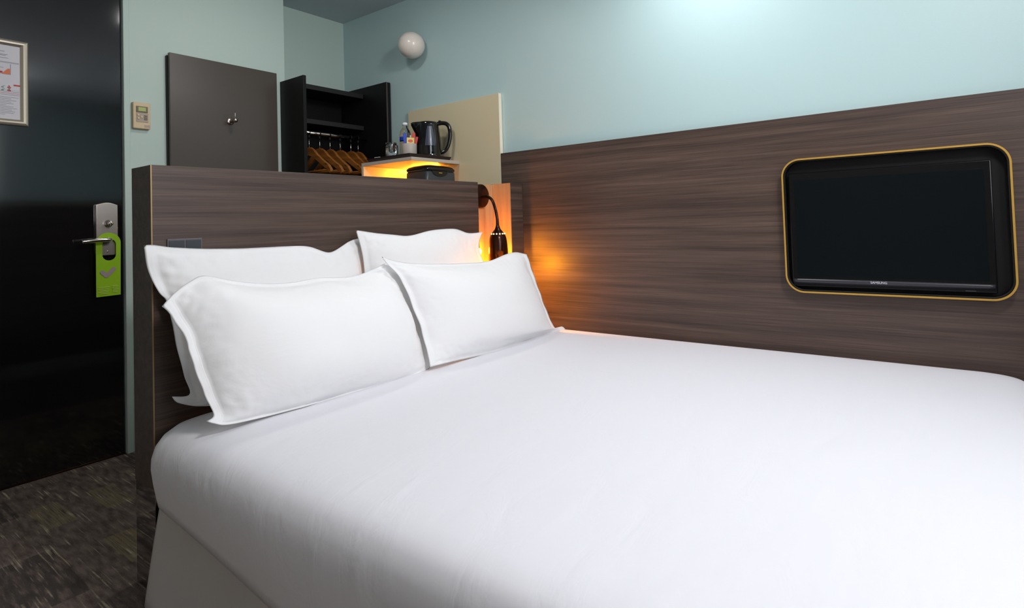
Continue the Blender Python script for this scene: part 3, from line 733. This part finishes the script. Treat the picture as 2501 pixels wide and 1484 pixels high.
# ------------------------------------------------------------------ bed
bed = thing('double_bed', 'low double bed made up with a smooth white cover and grey skirt', 'bed', (1.47, 0.8, 0))
obj('bed_base', bx(0.668, 2.300, -0.12, 1.815, 0.10, 0.30, 0.01), 'basefab', bed)
bx0, bx1, by0, by1 = 0.600, 2.314, -0.205, 1.824
prof = [(0.012, 0.285), (0.008, 0.31), (0.003, 0.345), (0.0, 0.378), (0.002, 0.405), (0.010, 0.432), (0.026, 0.455), (0.050, 0.472), (0.082, 0.480), (0.12, 0.4845), (0.17, 0.4865), (0.24, 0.4875), (0.34, 0.488), (0.46, 0.4885), (0.60, 0.489), (0.74, 0.489)]
def bed_pts(ins, n=14, m=36):
    x0, x1, y0, y1 = bx0 + ins, bx1 - ins * 0.9, by0 + ins, by1 - ins * 0.6
    r = max(0.03, 0.10 - ins * 0.25)
    r = min(r, (x1 - x0) / 2 - 0.001)
    pts = []
    cs_ = ((x1 - r, y1 - r, 0), (x0 + r, y1 - r, 1), (x0 + r, y0 + r, 2), (x1 - r, y0 + r, 3))
    for q, (cx, cy, s) in enumerate(cs_):
        for k in range(n):
            a = PI / 2 * (s + k / n); pts.append(Vector((cx + r * math.cos(a), cy + r * math.sin(a), 0)))
        nx, ny, ns = cs_[(q + 1) % 4]
        a = PI / 2 * (s + 1); p = Vector((cx + r * math.cos(a), cy + r * math.sin(a), 0)); e = Vector((nx + r * math.cos(a), ny + r * math.sin(a), 0))
        for k in range(m): pts.append(p.lerp(e, k / m))
    return pts
b = bmesh.new(); rings = []
for pi_, (ins, z) in enumerate(prof):
    ring = []
    for p in bed_pts(ins):
        q = p.copy(); q.z = z
        side = max(0.0, 1 - pi_ / 9)
        nn = noise.noise(Vector((p.x * 2.3, p.y * 2.3, z * 3)))
        if pi_ <= 9:
            if p.x < 1.0:
                drop = max(0, 1.80 - p.y) * 0.075
                q.z -= drop * max(0, (0.45 - z) / 0.165)
                q.x += 0.010 * nn * side
            q.z += 0.004 * nn * side
        else:
            q.z += 0.0025 * nn
        ring.append(b.verts.new(q))
    rings.append(ring)
for k in range(len(rings) - 1):
    n = len(rings[0])
    for i in range(n): b.faces.new((rings[k][i], rings[k][(i + 1) % n], rings[k + 1][(i + 1) % n], rings[k + 1][i]))
b.faces.new(rings[-1])
o = obj('bed_cover', b, 'linen', bed, True)
so_ = o.modifiers.new('thick', 'SOLIDIFY'); so_.thickness = 0.004; so_.offset = -1
# skirt with soft folds
b = bmesh.new(); rings = []
path = []
m = 150
for k in range(m + 1): path.append((0.662, 1.818 - (1.818 + 0.10) * k / m, (-1, 0)))
for k in range(1, 90): path.append((0.662 + (2.30 - 0.662) * k / 89, -0.10, (0, -1)))
for j in range(13):
    t = j / 12.0; z = 0.335 * (1 - t) + 0.002; ring = []
    for i, (x, y, nv) in enumerate(path):
        s_ = (1.818 - y) if nv[0] else 2.0 + x
        fold = 0.007 * math.sin(s_ * 8.5 + 1.1) * t + 0.005 * math.sin(s_ * 21 + 2.0 * math.sin(s_ * 3)) * t
        fl = -0.008 + 0.052 * t ** 0.8 + fold
        ring.append(b.verts.new((x + nv[0] * fl, y + nv[1] * fl, z)))
    rings.append(ring)
for k in range(12):
    for i in range(len(path) - 1): b.faces.new((rings[k][i], rings[k][i + 1], rings[k + 1][i + 1], rings[k + 1][i]))
o = obj('bed_skirt', b, 'skirt', bed, True)
so_ = o.modifiers.new('thick', 'SOLIDIFY'); so_.thickness = 0.003

# ------------------------------------------------------------------ pillows
def sample(curve, n):
    P = catmull(curve, 12); d = [0.0]
    for i in range(1, len(P)): d.append(d[-1] + (P[i] - P[i - 1]).length)
    out = []; j = 0
    for k in range(n + 1):
        s = d[-1] * k / n
        while j < len(P) - 2 and d[j + 1] < s: j += 1
        t = (s - d[j]) / max(1e-9, d[j + 1] - d[j]); out.append(P[j].lerp(P[j + 1], min(1, max(0, t))))
    return out

def pillow(label, top, right, bottom, left, normal, thick, seed, flange=0.028, back=0.4, nu=110, nv=70):
    """oxford pillow: four edge curves in space, a stuffed middle and a flat flange. bottom and top run left to right, left and right run bottom to top"""
    T, B_, Lf, Rt = sample(top, nu), sample(bottom, nu), sample(left, nv), sample(right, nv)
    c00, c10, c01, c11 = (Lf[0] + B_[0]) / 2, (Rt[0] + B_[-1]) / 2, (Lf[-1] + T[0]) / 2, (Rt[-1] + T[-1]) / 2
    N = Vector(normal).normalized()
    W_ = (c10 - c00).length; H_ = (c01 - c00).length
    fu, fv = flange / W_, flange * 0.35 / H_
    b = bmesh.new(); F = []; G = []
    cen = Vector((0, 0, 0))
    for j in range(nv + 1):
        v = j / nv; rf, rg = [], []
        for i in range(nu + 1):
            u = i / nu
            p = (1 - v) * B_[i] + v * T[i] + (1 - u) * Lf[j] + u * Rt[j] - ((1 - u) * (1 - v) * c00 + u * (1 - v) * c10 + (1 - u) * v * c01 + u * v * c11)
            du = min(u, 1 - u); dv = min(v, 1 - v)
            su_ = max(0.0, min(1.0, (du - fu) / (0.5 - fu))); sv_ = max(0.0, min(1.0, (dv - fv) / (0.5 - fv)))
            prof_ = (1 - (1 - su_) ** 3.0) ** 0.80 * (1 - (1 - sv_) ** 2.2) ** 0.80 if su_ > 0 and sv_ > 0 else 0.0
            n1 = noise.noise(Vector((u * 3.1 + seed, v * 2.4, seed)))
            # tucks run in from the seam
            puck = 0.0
            if prof_ > 0:
                edge = math.exp(-((su_ * 5) ** 2)) + math.exp(-((sv_ * 4) ** 2))
                puck = 0.0030 * edge * noise.noise(Vector((u * 34 + seed, v * 24, 2.0)))
            wav = 0.007 * noise.noise(Vector((u * 9 + seed * 2, v * 7, 5.0))) * (1 if prof_ == 0 else max(0, 1 - prof_ * 1.6))
            h = thick * prof_ * (1 + 0.10 * n1)
            dd = min((du - fu) * W_, (dv - fv) * H_)
            h -= 0.0020 * math.exp(-(dd / 0.005) ** 2)
            rf.append(b.verts.new(p + N * (h + puck + wav + 0.002)))
            rg.append(b.verts.new(p - N * (h * back - wav)) if 0 < i < nu and 0 < j < nv else rf[-1])
        F.append(rf); G.append(rg)
    for j in range(nv):
        for i in range(nu):
            b.faces.new((F[j][i], F[j][i + 1], F[j + 1][i + 1], F[j + 1][i]))
            q = (G[j][i], G[j + 1][i], G[j + 1][i + 1], G[j][i + 1])
            if len(set(q)) > 2:
                try: b.faces.new(q)
                except ValueError: pass
    org = Vector(min((vv.co for vv in b.verts), key=lambda c: c.z)); org = Vector(((T[0].x + T[-1].x) / 2, (B_[0].y + B_[-1].y) / 2, org.z))
    return tag(obj('pillow', b, 'pillow', None, True, org), label, 'pillow')
#PILLOWS
pillow('white pillow with wide flange leaning on the left half of the headboard',
    [(0.6152, 1.807, 0.9696), (0.6404, 1.8069, 0.9693), (0.6851, 1.806, 0.96), (0.7704, 1.8051, 0.9514), (0.8883, 1.8046, 0.9457), (1.0211, 1.8045, 0.9447), (1.1008, 1.8039, 0.9389), (1.1765, 1.8014, 0.9144), (1.2543, 1.8048, 0.9481), (1.2987, 1.8058, 0.9581), (1.3368, 1.8061, 0.961)],
    [(1.3662, 1.7569, 0.4687), (1.3618, 1.7736, 0.6355), (1.35, 1.7905, 0.8048), (1.3368, 1.8061, 0.961)],
    [(0.6647, 1.7654, 0.5539), (0.6836, 1.763, 0.5301), (0.7666, 1.7602, 0.5015), (0.9852, 1.7579, 0.4788), (1.3662, 1.7569, 0.4687)],
    [(0.6647, 1.7654, 0.5539), (0.7072, 1.7649, 0.5493), (0.6957, 1.7705, 0.6048), (0.6812, 1.7781, 0.6806), (0.6728, 1.7855, 0.755), (0.6626, 1.7913, 0.8127), (0.6442, 1.7941, 0.8409), (0.621, 1.8007, 0.9068), (0.6152, 1.807, 0.9696)],
    (0, -1, 0.1), 0.045, 1.3)
pillow('white pillow behind, nearest the glowing reading lamp',
    [(1.2695, 1.7809, 0.989), (1.3431, 1.7797, 0.9773), (1.4369, 1.7786, 0.966), (1.5173, 1.778, 0.9595), (1.6393, 1.7797, 0.9768), (1.7703, 1.7798, 0.9779), (1.8568, 1.7777, 0.9568), (1.9465, 1.7779, 0.9592)],
    [(2.0752, 1.7279, 0.4585), (2.0026, 1.7521, 0.7013), (1.9233, 1.7664, 0.8439), (1.9155, 1.772, 0.9004), (1.9465, 1.7779, 0.9592)],
    [(1.286, 1.7332, 0.5121), (1.4827, 1.7315, 0.4954), (1.7495, 1.7297, 0.4771), (2.0752, 1.7279, 0.4585)],
    [(1.286, 1.7332, 0.5121), (1.29, 1.7543, 0.723), (1.2905, 1.7669, 0.8489), (1.2839, 1.7744, 0.924), (1.2695, 1.7809, 0.989)],
    (0, -1, 0.1), 0.045, 5.0)
pillow('large front white pillow at the left edge of the bed',
    [(0.5984, 1.6428, 0.8161), (0.6299, 1.6518, 0.8459), (0.6686, 1.659, 0.87), (0.7055, 1.6627, 0.8825), (0.7695, 1.6571, 0.8638), (0.8349, 1.6527, 0.8489), (0.9311, 1.6496, 0.8385), (1.0403, 1.651, 0.8435), (1.1584, 1.6487, 0.8357), (1.2535, 1.6544, 0.8546), (1.3208, 1.6609, 0.8764)],
    [(1.4091, 1.5465, 0.4949), (1.4057, 1.5735, 0.5849), (1.3907, 1.6066, 0.6954), (1.3623, 1.6361, 0.7937), (1.3208, 1.6609, 0.8764)],
    [(0.6606, 1.5556, 0.5254), (0.6755, 1.5526, 0.5153), (0.718, 1.5482, 0.5008), (0.865, 1.5453, 0.491), (1.0603, 1.5433, 0.4843), (1.2985, 1.5404, 0.4748), (1.4091, 1.5465, 0.4949)],
    [(0.6606, 1.5556, 0.5254), (0.6804, 1.5586, 0.5354), (0.6663, 1.5737, 0.5855), (0.6438, 1.6036, 0.6853), (0.641, 1.6143, 0.7211), (0.626, 1.6273, 0.7643), (0.6116, 1.6371, 0.797), (0.5984, 1.6428, 0.8161)],
    (0, -1, 0.3), 0.095, 8.700000000000001)
pillow('front white pillow beside the right wood panel, its edge over its neighbour',
    [(1.2626, 1.6311, 0.8941), (1.3469, 1.6259, 0.8691), (1.4613, 1.6247, 0.8539), (1.6347, 1.626, 0.8415), (1.8094, 1.6296, 0.8361), (1.9445, 1.64, 0.8565), (2.0277, 1.6436, 0.8603), (2.0974, 1.6413, 0.8462)],
    [(2.2417, 1.5311, 0.4766), (2.2169, 1.5369, 0.4979), (2.1522, 1.5384, 0.5088), (2.1231, 1.5821, 0.6526), (2.0974, 1.6413, 0.8462)],
    [(1.3671, 1.513, 0.5027), (1.509, 1.515, 0.4955), (1.6925, 1.5169, 0.4841), (2.0304, 1.5252, 0.478), (2.2417, 1.5311, 0.4766)],
    [(1.3671, 1.513, 0.5027), (1.3679, 1.5416, 0.5951), (1.3537, 1.5746, 0.7028), (1.3211, 1.6079, 0.8136), (1.2626, 1.6311, 0.8941)],
    (0.03, -1, 0.31), 0.085, 12.400000000000002)
